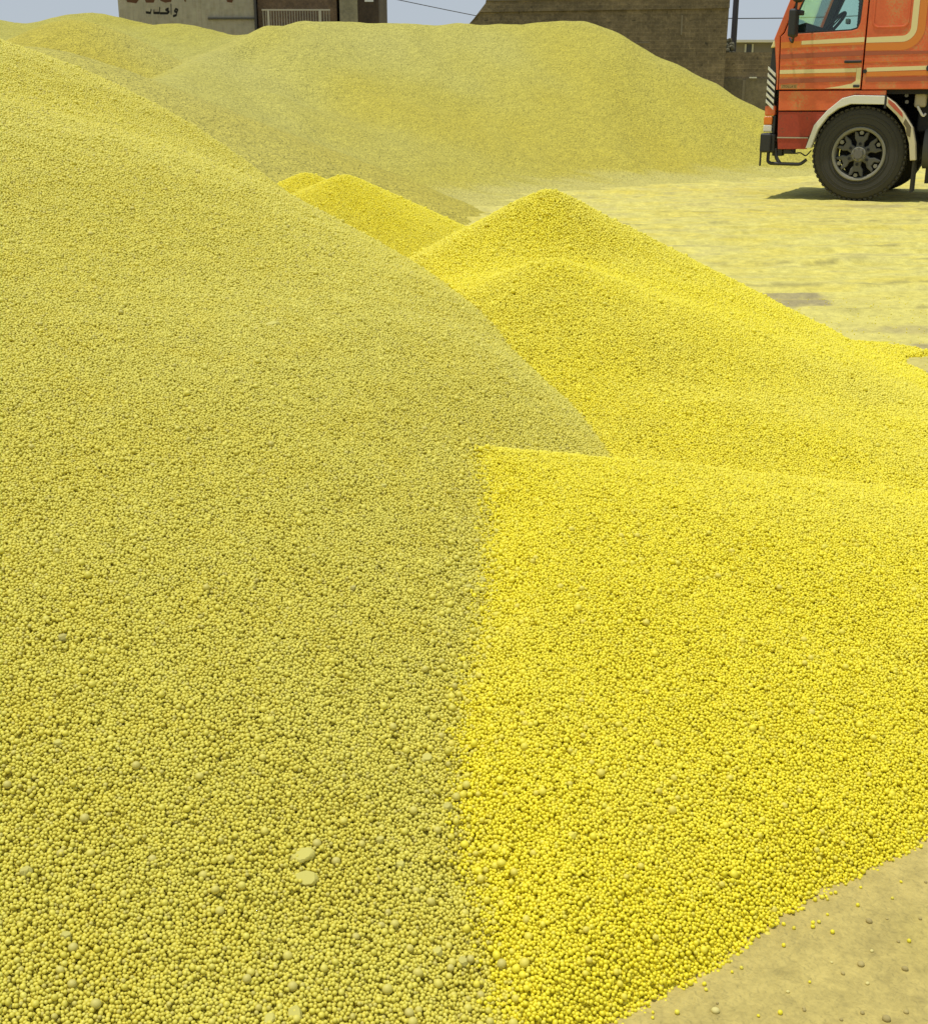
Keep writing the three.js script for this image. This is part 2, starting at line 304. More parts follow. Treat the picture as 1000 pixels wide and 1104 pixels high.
const smallPile = pile('small bright yellow heap peeping out behind the dull slope', smallHeight, brightTint, range(-3, 1.2, 0.03), range(-11, -6.8, 0.03), 0.008, nearBody);
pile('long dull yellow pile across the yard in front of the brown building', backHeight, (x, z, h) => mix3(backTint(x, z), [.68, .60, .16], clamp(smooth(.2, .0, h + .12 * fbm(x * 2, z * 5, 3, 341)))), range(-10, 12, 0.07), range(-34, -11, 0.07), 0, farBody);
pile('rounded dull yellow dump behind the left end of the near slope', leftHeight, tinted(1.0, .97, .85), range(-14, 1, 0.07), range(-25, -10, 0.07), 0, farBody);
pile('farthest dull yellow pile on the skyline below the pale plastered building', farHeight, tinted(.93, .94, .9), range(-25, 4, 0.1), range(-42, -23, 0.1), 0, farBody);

// ---------------------------------------------------------------- piles: granules, dropped one by one onto the slopes
const loose = { dull: [], near: [], middle: [] };
{
  const X0 = -3.0, X1 = 2.6, Z0 = -9.9, Z1 = -0.75, cs = 0.01, nx = Math.ceil((X1 - X0) / cs), nz = Math.ceil((Z1 - Z0) / cs);
  const surf = new Float32Array(nx * nz), own = new Uint8Array(nx * nz);
  for (let j = 0; j < nz; j++) for (let i = 0; i < nx; i++) {
    const x = X0 + i * cs, z = Z0 + j * cs, d = dullHeight(x, z), n = x > -0.25 && z > -3.9 ? nearHeight(x, z) : -1, m = z < -2 ? middleHeight(x, z) : -1;
    let h = d, w = 1; if (n > h) { h = n; w = 2; } if (m > h) { h = m; w = 3; }
    if (z < -6.8) { const q = smallHeight(x, z); if (q > h) { h = q; w = 4; } }
    const g = groundHeight(x, z);
    if (h < g - 0.001 || (w === 3 && h < 0.004)) { h = g; w = 0; }
    surf[j * nx + i] = h; own[j * nx + i] = w;
  }
  const at = (x, z) => { const fx = clamp((x - X0) / cs, 0, nx - 1.01), fz = clamp((z - Z0) / cs, 0, nz - 1.01), i = fx | 0, j = fz | 0, u = fx - i, v = fz - j, o = j * nx + i; const a = surf[o], b = surf[o + 1], c = surf[o + nx], d = surf[o + nx + 1]; return a + (b - a) * u + (c - a) * v + (a - b - c + d) * u * v; };
  // slopes that could be seen from about here (with a margin for stepping sideways)
  const seen = (x, z, h) => {
    if (x < -0.2 + 0.45 * z || x > (z > -6 ? Math.min(2.4, 0.2 - 0.8 * z) : 0.2 - 0.45 * z)) return false;
    for (const ex of [0, -0.4, 0.4]) {
      let ok = true; const n = 26;
      for (let k = 2; k < n; k++) { const t = k / n, y = h + 0.05 + (1.07 - h) * (1 - t), px = ex + (x - ex) * t, pz = z * t; if (pz > Z1) continue; if (px > X0 && px < X1 && at(px, pz) > y) { ok = false; break; } }
      if (ok) return true;
    }
    return false;
  };
  const bs = 0.05, bx = Math.ceil((X1 - X0) / bs), bz = Math.ceil((Z1 - Z0) / bs), blocks = [];
  for (let j = 0; j < bz; j++) for (let i = 0; i < bx; i++) { const x = X0 + (i + 0.5) * bs, z = Z0 + (j + 0.5) * bs; if (seen(x, z, at(x, z))) blocks.push([X0 + i * bs, Z0 + j * bs]); }
  // hash grid
  const gs = 0.0078, gx = Math.ceil((X1 - X0) / gs) + 2, gz = Math.ceil((Z1 - Z0) / gs) + 2, head = new Int32Array(gx * gz).fill(-1);
  const MAXN = 955000, px = new Float32Array(MAXN), py = new Float32Array(MAXN), pz = new Float32Array(MAXN), pr = new Float32Array(MAXN), nxt = new Int32Array(MAXN), ow = new Uint8Array(MAXN); let N = 0;
  const rest = (x, z, r, h) => {
    let y = h - 0.0065 + r * 0.6; const ci = Math.floor((x - X0) / gs) + 1, cj = Math.floor((z - Z0) / gs) + 1;
    for (let j = cj - 1; j <= cj + 1; j++) { if (j < 0 || j >= gz) continue; for (let i = ci - 1; i <= ci + 1; i++) { if (i < 0 || i >= gx) continue; for (let k = head[j * gx + i]; k >= 0; k = nxt[k]) { const R = (r + pr[k]) * 0.84, q = (x - px[k]) ** 2 + (z - pz[k]) ** 2; if (q < R * R) { const t = py[k] + Math.sqrt(R * R - q); if (t > y) y = t; } } } }
    return y;
  };
  const put = (x, y, z, r, o) => { const c = (Math.floor((z - Z0) / gs) + 1) * gx + Math.floor((x - X0) / gs) + 1; px[N] = x; py[N] = y; pz[N] = z; pr[N] = r; ow[N] = o; nxt[N] = head[c]; head[c] = N; N++; };
  const size = (o, x, z) => {
    const q = rnd(); let r = 0.00178 + 0.00125 * rnd();
    if (q < 0.04) r = rr(0.0032, 0.0042); if (q < 0.003) r = rr(0.0045, 0.0062);
    if (z > -3 && q < 0.07) { const s = Math.abs(seamDistance(x, z) + 0.03); if (s < 0.10 && rnd() < 0.5 * (1 - s / 0.10)) r = rr(0.0036, 0.0062); }
    return r;
  };
  const perBlock = Math.round(bs * bs / (Math.PI * 0.00247 ** 2) * 2.2), coarser = (d) => 1 + 0.76 * smooth(2.0, 6, d);
  for (let b = blocks.length - 1; b > 0; b--) { const k = Math.floor(rnd() * (b + 1)); [blocks[b], blocks[k]] = [blocks[k], blocks[b]]; }
  for (let pass = 0; pass < 4; pass++) for (const [x0, z0] of blocks) for (let k = 0; k < perBlock / 4 && N < MAXN - 2500; k++) {
    const x1 = x0 + rnd() * bs, z1 = z0 + rnd() * bs; const o1 = own[Math.min(nz - 1, Math.round((z1 - Z0) / cs)) * nx + Math.min(nx - 1, Math.round((x1 - X0) / cs))]; if (!o1) continue;
    const far = coarser(Math.hypot(x1, z1)); if (far > 1.02 && rnd() > 1.15 / (far * far)) continue;
    const r = size(o1, x1, z1) * far; let bestY = 9, bX = x1, bZ = z1, bH = 0;
    for (let t = 0; t < 5; t++) { const x = x1 + (t ? rr(-1.6, 1.6) * r : 0), z = z1 + (t ? rr(-1.6, 1.6) * r : 0), h = at(x, z), y = rest(x, z, r, h) - h; if (y < bestY) { bestY = y; bX = x; bZ = z; bH = h; } }
    if (bestY > r * 0.9 + 0.0010) continue;
    let o2 = o1; if (o1 < 3 && bZ > -2.8 && bZ < -1) { const q = Math.abs(seamDistance(bX, bZ)); if (q < 0.03 && rnd() < 0.4 * (1 - q / 0.03)) o2 = 3 - o1; }
    put(bX, bH + bestY, bZ, r, o2);
  }
  // spilled granules along the toe of the bright heaps
  for (let k = 0; k < 1500 && N < MAXN - 10; k++) {
    let x, z; if (k < 210) { const t = rr(-0.35, 1.6), away = Math.pow(rnd(), 5) * 0.16 - 0.02; x = 0.43 + 0.782 * t + 0.623 * away; z = -1.37 - 0.623 * t + 0.782 * away; } else { x = rr(1.0, 2.5); z = rr(-7, -3); if (rnd() > smooth(-0.16, 0.0, middleHeight(x, z))) continue; }
    if (x < X0 || x > X1 - 0.02 || z > Z1 - 0.02) continue;
    const o = own[Math.min(nz - 1, Math.round((z - Z0) / cs)) * nx + Math.min(nx - 1, Math.round((x - X0) / cs))]; if (o) continue;
    const r = rr(0.0019, 0.0032), h = groundHeight(x, z); put(x, Math.max(h + r * 0.8, rest(x, z, r, h - 0.01)), z, r, k < 210 ? 2 : 3);
  }
  console.log('granules', N, 'blocks', blocks.length);
  const ball = new THREE.IcosahedronGeometry(1, 1); { const p = ball.attributes.position; const nn = new Float32Array(p.array); ball.setAttribute('normal', new THREE.BufferAttribute(nn, 3)); }
  const big = new THREE.IcosahedronGeometry(1, 3); big.setAttribute('normal', new THREE.BufferAttribute(new Float32Array(big.attributes.position.array), 3));
  const granMat = new THREE.MeshStandardMaterial({ color: 0xffffff, roughness: 0.52 });
  const bigMats = { 1: [0, 1, 2].map((k) => std(C(.68 - .05 * k, .595 - .045 * k, .10 + .01 * k), 0.6)), 2: [0, 1, 2].map((k) => std(C(.83 - .05 * k, .72 - .05 * k, .04 + .02 * k), 0.6)), 3: [std(C(.76, .6, .04), 0.6)], 4: [std(C(.76, .6, .04), 0.6)] };
  const M4 = new THREE.Matrix4(), Q = new THREE.Quaternion(), E = new THREE.Euler(), S = new THREE.Vector3(), P = new THREE.Vector3(), col = new THREE.Color();
  for (const [o, root] of [[1, dullPile], [2, nearPile], [3, middlePile], [4, smallPile]]) {
    const ids = []; const bigs = [];
    for (let k = 0; k < N; k++) if (ow[k] === o) { if (pr[k] > 0.0040 && Math.hypot(px[k], pz[k]) < 2.4) bigs.push(k); else ids.push(k); }
    bigs.sort((a, b) => pr[b] / Math.hypot(px[b], pz[b]) - pr[a] / Math.hypot(px[a], pz[a])); ids.push(...bigs.splice(290));
    const im = new THREE.InstancedMesh(ball, granMat, ids.length); im.name = 'granules'; im.userData.kind = 'stuff'; finish(im);
    ids.forEach((k, n) => {
      E.set(rnd() * 6.28, rnd() * 6.28, rnd() * 6.28); Q.setFromEuler(E); const s = pr[k]; S.set(s * rr(.86, 1.12), s * rr(.86, 1.12), s * rr(.86, 1.12)); P.set(px[k], py[k], pz[k]);
      im.setMatrixAt(n, M4.compose(P, Q, S));
      let c = o === 1 ? dullTint(px[k], pz[k]) : brightTint(px[k], pz[k]);
      const v = rnd(); if (v < 0.10) c = mix3(c, PALE, o === 1 ? 0.7 : 0.4); else if (v < 0.17) c = mix3(c, o === 1 ? [.50, .43, .11] : MUSTARD, 0.6);
      const q = 0.93 + 0.14 * rnd(); im.setColorAt(n, col.setRGB(c[0] * q, c[1] * q, c[2] * q));
    });
    root.add(im);
    bigs.forEach((k, n) => { const m = part('granule', big, bigMats[o][n % bigMats[o].length], root); m.position.set(px[k], py[k], pz[k]); m.scale.set(pr[k] * rr(.9, 1.06), pr[k] * rr(.85, 1), pr[k] * rr(.9, 1.06)); m.rotation.set(rnd() * 6, rnd() * 6, rnd() * 6); });
    console.log(root.userData.label, ids.length, bigs.length);
  }
}
// ---------------------------------------------------------------- buildings across the yard
function slab(w, h, d, x, y, z) { return extr([[x - w / 2, y - h / 2], [x + w / 2, y - h / 2], [x + w / 2, y + h / 2], [x - w / 2, y + h / 2]], d).translate(0, 0, z - d / 2); }
function canvasTex(w, h, draw) { const c = document.createElement('canvas'); c.width = w; c.height = h; draw(c.getContext('2d'), w, h); const t = new THREE.CanvasTexture(c); t.colorSpace = THREE.SRGBColorSpace; t.magFilter = THREE.LinearFilter; return t; }
function extr(pts, depth, bevel = 0, holes = []) { // outline in x, y; back face at z = 0
  const s = new THREE.Shape(pts.map(([x, y]) => new THREE.Vector2(x, y)));
  for (const h of holes) s.holes.push(new THREE.Path(h.map(([x, y]) => new THREE.Vector2(x, y))));
  return new THREE.ExtrudeGeometry(s, { depth, bevelEnabled: bevel > 0, bevelSize: bevel, bevelThickness: bevel, bevelOffset: -bevel, bevelSegments: 2, curveSegments: 8 });
}
const rubble = tex(1024, 1024, (i, j) => { // weathered mud-brick courses, too far off to count
  const u = i / 1024, w = j / 1024; let v = 0;
  for (const [p, a, s] of [[5, .35, 1], [17, .3, 2], [60, .3, 3], [180, .35, 4]]) v += a * (wrapNoise(u * p, w * p, p, s + 50) - 0.5);
  const row = Math.floor(w * 40), f = w * 40 - row, off = (row % 2) * 0.5, g = (u * 15 + off) % 1, mortar = f < 0.14 || g < 0.05 ? 1 : 0;
  const tone = 0.13 * (hash(row, Math.floor(u * 15 + off) % 15, 77) - 0.5);
  const q = 1 + v * 0.55 + tone + (mortar ? 0.14 : 0); const d = wrapNoise(u * 70, w * 70, 70, 91) > 0.93 ? 0.72 : 1;
  return [0.435 * q * d, 0.385 * q * d, 0.30 * q * d];
}, true);
const brownWall = new THREE.MeshStandardMaterial({ map: metreTex(rubble, 0.25), bumpMap: metreTex(rubble, 0.25), bumpScale: 0.02, roughness: 0.95 });
const concreteWall = new THREE.MeshStandardMaterial({ map: metreTex(plasterMap(.42, .385, .31, .5, 140), 0.4), roughness: 0.95 });
{
  const b = new THREE.Group(); b.position.set(0, 0, -36);
  top(b, 'brown_building', 'tall brown mud-brick building behind the long pile', 'building');
  part('wall', extr([[-1.2, -.2], [7.12, -.2], [7.16, 3.62], [.42, 3.52], [.18, 3.28], [-.6, 2.4]], 7).translate(0, 0, -7), brownWall, b);
  part('parapet', extr([[.20, 3.285], [.44, 3.525], [7.16, 3.625], [7.16, 3.90], [.62, 3.80]], 6.96).translate(0, 0, -6.9), brownWall, b);
  for (const [x, y, w, h] of [[2.1, 2.9, .5, .03], [4.6, 2.75, .9, .025], [5.9, 3.2, .04, .5]]) part('mortar_patch', box(w, h, .02, x, y, .012), std(C(.22, .185, .13), .95), b);
  part('coping', extr([[.60, 3.803], [7.19, 3.903], [7.19, 3.96], [.60, 3.86]], 7.1).translate(0, 0, -7.0), std(C(.17, .14, .10), .9), b);
}
{
  const b = new THREE.Group(); b.position.set(0, 0, -36.6);
  top(b, 'yard_wall', 'low brown boundary wall between the brown building and the red lorry', 'wall');
  part('upper_wall', slab(9.2, 0.68, 0.3, 11.8, 2.19, -0.02), brownWall, b);
  part('lower_wall', slab(9.2, 1.95, 0.36, 11.8, 0.875, 0), concreteWall, b);
  for (const x of [7.78, 10.2, 12.6, 15]) part('joint_strip', box(0.07, 1.9, 0.02, x, 0.86, 0.192), std(C(.17, .145, .1), .95), b);
  part('pipe_stub', box(0.2, 0.035, 0.05, 8.02, 1.868, 0.2), std(C(.6, .58, .5), .8), b);
}
{ // flat-roofed house on the left, half hidden by the piles
  const b = new THREE.Group(); b.position.set(0, 0, -46);
  top(b, 'plastered_building', 'pale plastered building with graffiti and a railing behind the piles', 'building');
  const wallPic = canvasTex(1024, 512, (g, w, h) => {
    g.fillStyle = '#a39b88'; g.fillRect(0, 0, w, h);
    for (let k = 0; k < 4200; k++) { const q = rnd(); g.fillStyle = q < .5 ? `rgba(190,182,160,${rr(.03, .12)})` : `rgba(105,95,78,${rr(.03, .11)})`; const s = rr(2, 34); g.fillRect(rnd() * w, rnd() * h, s * rr(.3, 1.6), s * rr(.2, 1)); }
    for (let k = 0; k < 60; k++) { g.fillStyle = `rgba(95,85,68,${rr(.03, .09)})`; g.fillRect(rnd() * w, rnd() * h * .4, rr(2, 8), rr(40, 260)); }
    // sprayed writing: scale 217 px per metre along x, 78.8 px per metre in y (wall 4.72 m by 6.5 m)
    const X = (m) => (m + 11.93) / 4.72 * w, Y = (m) => h - (m + 0.1) / 6.5 * h;
    g.lineCap = 'round'; g.lineJoin = 'round'; g.strokeStyle = '#1c1a16';
    const line = (pts, lw) => { g.lineWidth = lw; g.beginPath(); pts.forEach(([x, y], k) => (k ? g.lineTo(X(x), Y(y)) : g.moveTo(X(x), Y(y)))); g.stroke(); };
    line([[-9.93, 4.20], [-9.88, 4.30], [-9.95, 4.33], [-10.0, 4.26], [-9.92, 4.22], [-9.94, 4.13], [-10.05, 4.1]], 6);
    line([[-10.1, 4.46], [-10.12, 4.18]], 6);
    line([[-10.2, 4.34], [-10.3, 4.3], [-10.18, 4.24], [-10.25, 4.19], [-10.5, 4.19]], 6);
    line([[-10.5, 4.36], [-10.53, 4.2], [-10.72, 4.2], [-10.70, 4.28]], 6); line([[-10.8, 4.3], [-10.83, 4.2], [-10.98, 4.22]], 6);
    g.strokeStyle = '#5b3c28';
    line([[-11.6, 4.62], [-11.3, 4.58], [-11.2, 4.7], [-11.35, 4.72]], 11); line([[-11.0, 4.75], [-10.95, 4.6], [-10.7, 4.6], [-10.66, 4.7]], 11); line([[-10.45, 4.66], [-10.3, 4.6], [-10.1, 4.63], [-10.05, 4.8]], 11); line([[-9.7, 4.8], [-9.6, 4.62]], 11); line([[-8.15, 4.62], [-8.0, 4.6], [-7.95, 4.7]], 11);
  });
  const g = box(4.72, 6.5, 5, -9.57, 3.15, -2.5); part('plaster_wall', g, new THREE.MeshStandardMaterial({ map: wallPic, roughness: .95 }), b);
  part('corner_strip', box(0.08, 6.5, 0.1, -7.2, 3.15, 0.03), std(C(.06, .055, .05), .9), b);
  part('plinth_line', box(1.6, 0.06, 0.06, -8.05, 4.02, 0.03), std(C(.08, .075, .06), .9), b);
  part('brown_wall', slab(2.74, 6.4, 4.6, -5.78, 3.1, -2.5), new THREE.MeshStandardMaterial({ map: metreTex(plasterMap(.45, .37, .28, .6, 160), .3), roughness: .95 }), b);
  part('pillar', slab(0.62, 6.5, 0.6, -3.98, 3.15, -0.25), new THREE.MeshStandardMaterial({ map: metreTex(plasterMap(.55, .52, .42, .4, 170), .3), roughness: .95 }), b);
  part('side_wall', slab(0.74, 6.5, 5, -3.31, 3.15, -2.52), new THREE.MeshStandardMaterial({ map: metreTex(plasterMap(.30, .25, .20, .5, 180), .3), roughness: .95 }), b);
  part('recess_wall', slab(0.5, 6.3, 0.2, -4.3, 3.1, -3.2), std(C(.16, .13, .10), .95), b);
  part('sign_plate', box(0.3, 0.22, 0.03, -3.27, 4.67, 0.0), std(C(.75, .75, .72), .7), b);
  part('roof', box(9.2, 0.25, 5.3, -7.45, 6.53, -2.5), std(C(.32, .29, .24), .95), b);
  const rail = new THREE.Group(); rail.name = 'railing'; b.add(rail);
  part('handrail', box(2.34, 0.05, 0.05, -5.75, 4.27, 0.4), std(C(.42, .38, .30), .8), rail);
  const bar = box(0.022, 0.9, 0.022), bm = std(C(.36, .33, .26), .8);
  for (let k = 0; k < 26; k++) part('bar', bar, bm, rail).position.set(-6.88 + k * 0.0905, 3.80, 0.4);
  for (const x of [-6.7, -4.93]) part('post', box(0.07, 0.92, 0.07, x, 3.80, 0.4), std(C(.45, .41, .32), .8), rail);
  part('terrace', box(2.5, 3.5, 0.9, -5.75, 1.6, 0.2), std(C(.3, .26, .2), .95), b);
}
{ // long shed far beyond the wall
  const b = new THREE.Group(); b.position.set(0, 0, -70);
  top(b, 'far_shed', 'distant long shed with a pale roof beyond the low wall', 'building');
  part('wall', box(16, 4.6, 8, 22, 2.1, -4), std(C(.16, .14, .115), .95), b);
  part('roof', extr([[13.8, 4.40], [30.2, 4.40], [30.2, 4.55], [13.8, 4.52]], 9).translate(0, 0, -8.6), std(C(.55, .52, .46), .8), b);
  for (const x of [15.1, 16.6, 18.4, 20.2]) { const w = part('window', box(0.28, 0.5, 0.06, x, 4.05, 0.0), std(C(.03, .03, .03), .4), b); for (const s of [-1, 1]) part('frame', box(0.09, 0.56, 0.08, x + s * 0.19, 4.05, 0.02), std(C(.42, .40, .34), .8), w); }
}
{ // utility pole with its cables
  const p = new THREE.Group(); p.position.set(8.56, 0, -42);
  top(p, 'utility_pole', 'dark slim utility pole rising behind the low brown wall', 'pole');
  part('shaft', new THREE.CylinderGeometry(0.075, 0.11, 8.5, 12).translate(0, 4.2, 0), std(C(.05, .045, .045), .85), p);
  part('cross_arm', box(1.6, 0.09, 0.09, 0, 7.6, 0.1), std(C(.06, .055, .05), .85), p);
  for (const x of [-.7, -.35, .35, .7]) part('insulator', new THREE.CylinderGeometry(0.03, 0.045, 0.14, 10).translate(x, 7.71, 0.1), std(C(.4, .4, .38), .4), p);
  const cable = (pts, label) => { const c = new THREE.CatmullRomCurve3(pts.map((q) => new THREE.Vector3(...q))); top(finish(new THREE.Mesh(new THREE.TubeGeometry(c, 40, 0.016, 6), std(C(.09, .09, .10), .7))), 'overhead_cable', label, 'cable'); };
  cable([[3, 3.98, -42.06], [8.42, 3.77, -42.1], [14, 3.90, -42], [30, 4.7, -41], [60, 7, -40]], 'thin cable crossing the pale sky beside the utility pole');
  cable([[-34, 10.9, -52], [-12, 6.9, -51], [-2.43, 4.93, -50], [.24, 4.42, -50], [4, 3.7, -49]], 'thin cable sagging down to the slanted end of the brown building');
}
{ // scrub by the foot of the pole
  const g = [], q = new THREE.IcosahedronGeometry(0.09, 0);
  for (let k = 0; k < 170; k++) { const a = rnd() * 6.28, r = Math.sqrt(rnd()) * 0.42, y = rnd(); g.push(q.clone().scale(rr(.5, 1.2), rr(.3, .8), rr(.5, 1.2)).rotateX(rnd() * 6).rotateZ(rnd() * 6).translate(Math.cos(a) * r * (1 - y * .7), 2.0 + y * 1.05, Math.sin(a) * r * (1 - y * .7))); }
  const s = new THREE.Group(); s.position.set(7.95, 0, -40); top(s, 'dusty_bush', 'dusty brown bush beside the foot of the utility pole', 'bush');
  part('foliage', mergeGeometries(g), std(C(.15, .135, .08), .95), s);
  part('stem', new THREE.CylinderGeometry(0.03, 0.06, 2.3, 8).translate(0, 1.1, 0), std(C(.12, .09, .06), .95), s);
}

// ---------------------------------------------------------------- the lorry (local x to the rear, y up, z towards the viewer; near flank at z = 0)
{
  const T = new THREE.Group(); T.position.set(4.61, 0.004, -14.874); T.rotation.y = THREE.MathUtils.degToRad(-25);
  top(T, 'lorry', 'orange-red lorry with cream stripes parked at the edge of the yard', 'lorry');
  const paintTex = tex(512, 512, (i, j) => { const u = i / 512, w = j / 512; let v = 0; for (const [p, a, s] of [[5, .5, 1], [19, .3, 2], [70, .3, 3]]) v += a * (wrapNoise(u * p, w * p, p, s + 230) - .5); const d = smooth(.02, .42, v + .5 * (wrapNoise(u * 150, w * 150, 150, 239) - .5)); const q = 1 + .16 * v; return [lerp(.86, .77, d) * q, lerp(.40, .51, d) * q, lerp(.21, .30, d) * q]; }, true);
  const rust = tex(512, 512, (i, j) => { const u = i / 512, w = j / 512; let v = 0; for (const [p, a, s] of [[4, .5, 1], [15, .35, 2], [55, .35, 3]]) v += a * (wrapNoise(u * p, w * p, p, s + 250) - .5); const d = smooth(-.02, .3, v); const q = 1 + .25 * v; return [lerp(.66, .40, d) * q, lerp(.25, .27, d) * q, lerp(.16, .18, d) * q]; }, true);
  const red = new THREE.MeshPhysicalMaterial({ map: paintTex, roughness: .5, clearcoat: .15, clearcoatRoughness: .4 });
  const dirty = new THREE.MeshStandardMaterial({ map: rust, roughness: .7 });
  const cream = std(C(.78, .66, .33), .5), amber = std(C(.70, .22, .03), .5), maroon = std(C(.40, .10, .045), .5), black = std(C(.025, .025, .024), .6), rubber = std(C(.052, .049, .038), .95), white = std(C(.72, .70, .60), .55), grey = std(C(.22, .21, .16), .8), cast = std(C(.10, .097, .08), .8), dark = std(C(.015, .015, .015), .85), steel = std(C(.16, .15, .135), .65, { metalness: .3 });
  const glass = new THREE.MeshPhysicalMaterial({ color: C(.84, .95, .90), transmission: 1, thickness: 0, roughness: .03, ior: 1.45 });
  const W = 2.42, rounded = (x0, y0, x1, y1, r, n = 5) => { const p = []; for (const [cx, cy, a0] of [[x1 - r, y0 + r, -90], [x1 - r, y1 - r, 0], [x0 + r, y1 - r, 90], [x0 + r, y0 + r, 180]]) for (let k = 0; k <= n; k++) { const a = (a0 + 90 * k / n) * Math.PI / 180; p.push([cx + r * Math.cos(a), cy + r * Math.sin(a)]); } return p; };
  const win = [[-.955, 1.862], [-.93, 1.845], [-.25, 1.868], [-.19, 1.885], [-.165, 1.95], [-.14, 2.50], [-.17, 2.56], [-.22, 2.58], [-.62, 2.58], [-.68, 2.55]];
  const doorOut = [[-1.022, 1.24], [-.10, 1.24], [-.10, 2.66], [-.72, 2.66], [-1.0, 1.86], [-1.04, 1.82]];
  for (const [z, near] of [[-.05, 1], [-W, 0]]) {
    const d = part('door', extr(doorOut, .05, .008, [win]).translate(0, 0, z), red, T);
    part('door_trim', extr(doorOut.map(([x, y]) => [x * .97 - .015, clamp(y, 1.27, 2.63)]), .02, 0, [win]).translate(0, 0, near ? z - .032 : z + .062), dark, d);
    part('window_glass', extr(win, .006).translate(0, 0, z + .022), glass, d);
    part('window_seal', extr(win.map(([x, y]) => [x + (x < -.5 ? -.008 : .008), y + (y > 2.2 ? .008 : -.008)]), .02, 0, [win.map(([x, y]) => [x + (x < -.5 ? .014 : -.014), y + (y > 2.2 ? -.014 : .014)])]).translate(0, 0, z + .033), black, d);
    part('front_pillar', extr([[-1.052, 1.24], [-1.032, 1.24], [-1.05, 1.825], [-1.01, 1.87], [-.735, 2.66], [-.80, 2.68], [-1.118, 1.79], [-1.062, 1.79]], .05, .008).translate(0, 0, z), red, T);
    const s = part('sleeper_side', extr([[-.084, 1.235], [1.02, 1.235], [1.05, 1.27], [1.05, 2.66], [-.084, 2.66]], .05, .008).translate(0, 0, z), red, T);
    part('panel_lip', extr(rounded(-.035, 1.885, .36, 2.52, .07), .012, .005, [rounded(-.015, 1.905, .34, 2.50, .055).reverse()]).translate(0, 0, near ? 0 : -W - .012), red, s);
    if (!near) continue;
    const strip = (name, pts, m, par, zz = .0088) => part(name, extr(pts, .003).translate(0, 0, zz), m, par);
    // door stripes
    strip('stripe', [[-.80, 1.728], [-.104, 1.742], [-.104, 1.795], [-.80, 1.768]], cream, d);
    strip('stripe', [[-1.03, 1.690], [-.804, 1.698], [-.804, 1.768], [-1.032, 1.758]], amber, d);
    strip('stripe', [[-.80, 1.698], [-.104, 1.716], [-.104, 1.739], [-.80, 1.725]], amber, d);
    strip('stripe', [[-1.03, 1.575], [-.104, 1.60], [-.104, 1.655], [-1.03, 1.625]], maroon, d);
    strip('stripe', [[-1.022, 1.412], [-.16, 1.422], [-.16, 1.465], [-1.022, 1.455]], cream, d);
    strip('stripe', [[-1.022, 1.375], [-.16, 1.385], [-.16, 1.419], [-1.022, 1.409]], amber, d);
    strip('stripe', [[-1.02, 1.305], [-.17, 1.325], [-.17, 1.367], [-1.02, 1.355]], maroon, d);
    strip('stripe', [[-.157, 1.465], [-.157, 1.33], [-.20, 1.300], [-.32, 1.275], [-.50, 1.248], [-.106, 1.248], [-.106, 1.47]], cream, d);
    strip('body_line', [[-1.025, 1.50], [-.104, 1.515], [-.104, 1.521], [-1.025, 1.506]], amber, d);
    // sleeper stripes
    const bend = []; for (let k = 0; k <= 8; k++) { const a = -Math.PI / 2 + k * Math.PI / 16; bend.push([.30 + .15 * Math.cos(a), 1.885 + .15 * Math.sin(a)]); }
    const bendIn = []; for (let k = 8; k >= 0; k--) { const a = -Math.PI / 2 + k * Math.PI / 16; bendIn.push([.30 + .085 * Math.cos(a), 1.885 + .085 * Math.sin(a)]); }
    strip('stripe', [[-.08, 1.733], ...bend, [.45, 2.6], [.385, 2.6], ...bendIn, [-.08, 1.79]], cream, s);
    const b2 = []; for (let k = 0; k <= 8; k++) { const a = -Math.PI / 2 + k * Math.PI / 16; b2.push([.30 + .235 * Math.cos(a), 1.885 + .235 * Math.sin(a)]); }
    const b2in = []; for (let k = 8; k >= 0; k--) { const a = -Math.PI / 2 + k * Math.PI / 16; b2in.push([.30 + .154 * Math.cos(a), 1.885 + .154 * Math.sin(a)]); }
    strip('stripe', [[-.08, 1.648], ...b2, [.535, 2.6], [.454, 2.6], ...b2in, [-.08, 1.730]], amber, s);
    strip('stripe', [[-.08, 1.60], [1.04, 1.615], [1.04, 1.642], [.3, 1.637], [-.08, 1.645]], maroon, s);
    strip('stripe', [[-.05, 1.425], [.60, 1.438], [.60, 1.482], [-.05, 1.468]], cream, s);
    strip('stripe', [[-.05, 1.375], [1.04, 1.385], [1.04, 1.434], [-.05, 1.421]], amber, s);
    strip('stripe', [[-.05, 1.315], [1.04, 1.325], [1.04, 1.372], [-.05, 1.362]], maroon, s);
    strip('body_line', [[-.08, 1.525], [1.04, 1.535], [1.04, 1.541], [-.08, 1.531]], amber, s);
    part('fuel_cap', new THREE.CylinderGeometry(.035, .035, .02, 16).rotateX(Math.PI / 2).translate(.625, 1.455, .012), black, s);
    part('door_handle', rbox(.19, .028, .035, -.205, 1.535, .018, .008), black, d);
    part('door_lock', new THREE.CylinderGeometry(.022, .022, .02, 14).rotateX(Math.PI / 2).translate(-.065, 1.43, .008), black, s);
    part('hinge', rbox(.07, .03, .03, -.145, 1.272, .014, .008), black, d);
    const plate = part('name_badge', box(.20, .05, .004, -.905, 1.272, .004), std(C(.50, .40, .17), .6), d);
    const badge = canvasTex(256, 64, (g, w, h) => { g.fillStyle = '#b08a52'; g.fillRect(0, 0, w, h); g.fillStyle = '#1f1a10'; g.font = 'bold 50px sans-serif'; g.textAlign = 'center'; g.fillText("ITOLLA'S", w / 2, 50); });
    part('lettering', new THREE.PlaneGeometry(.19, .045).translate(-.905, 1.272, .009), std(0xffffff, .6, { map: badge }), plate);
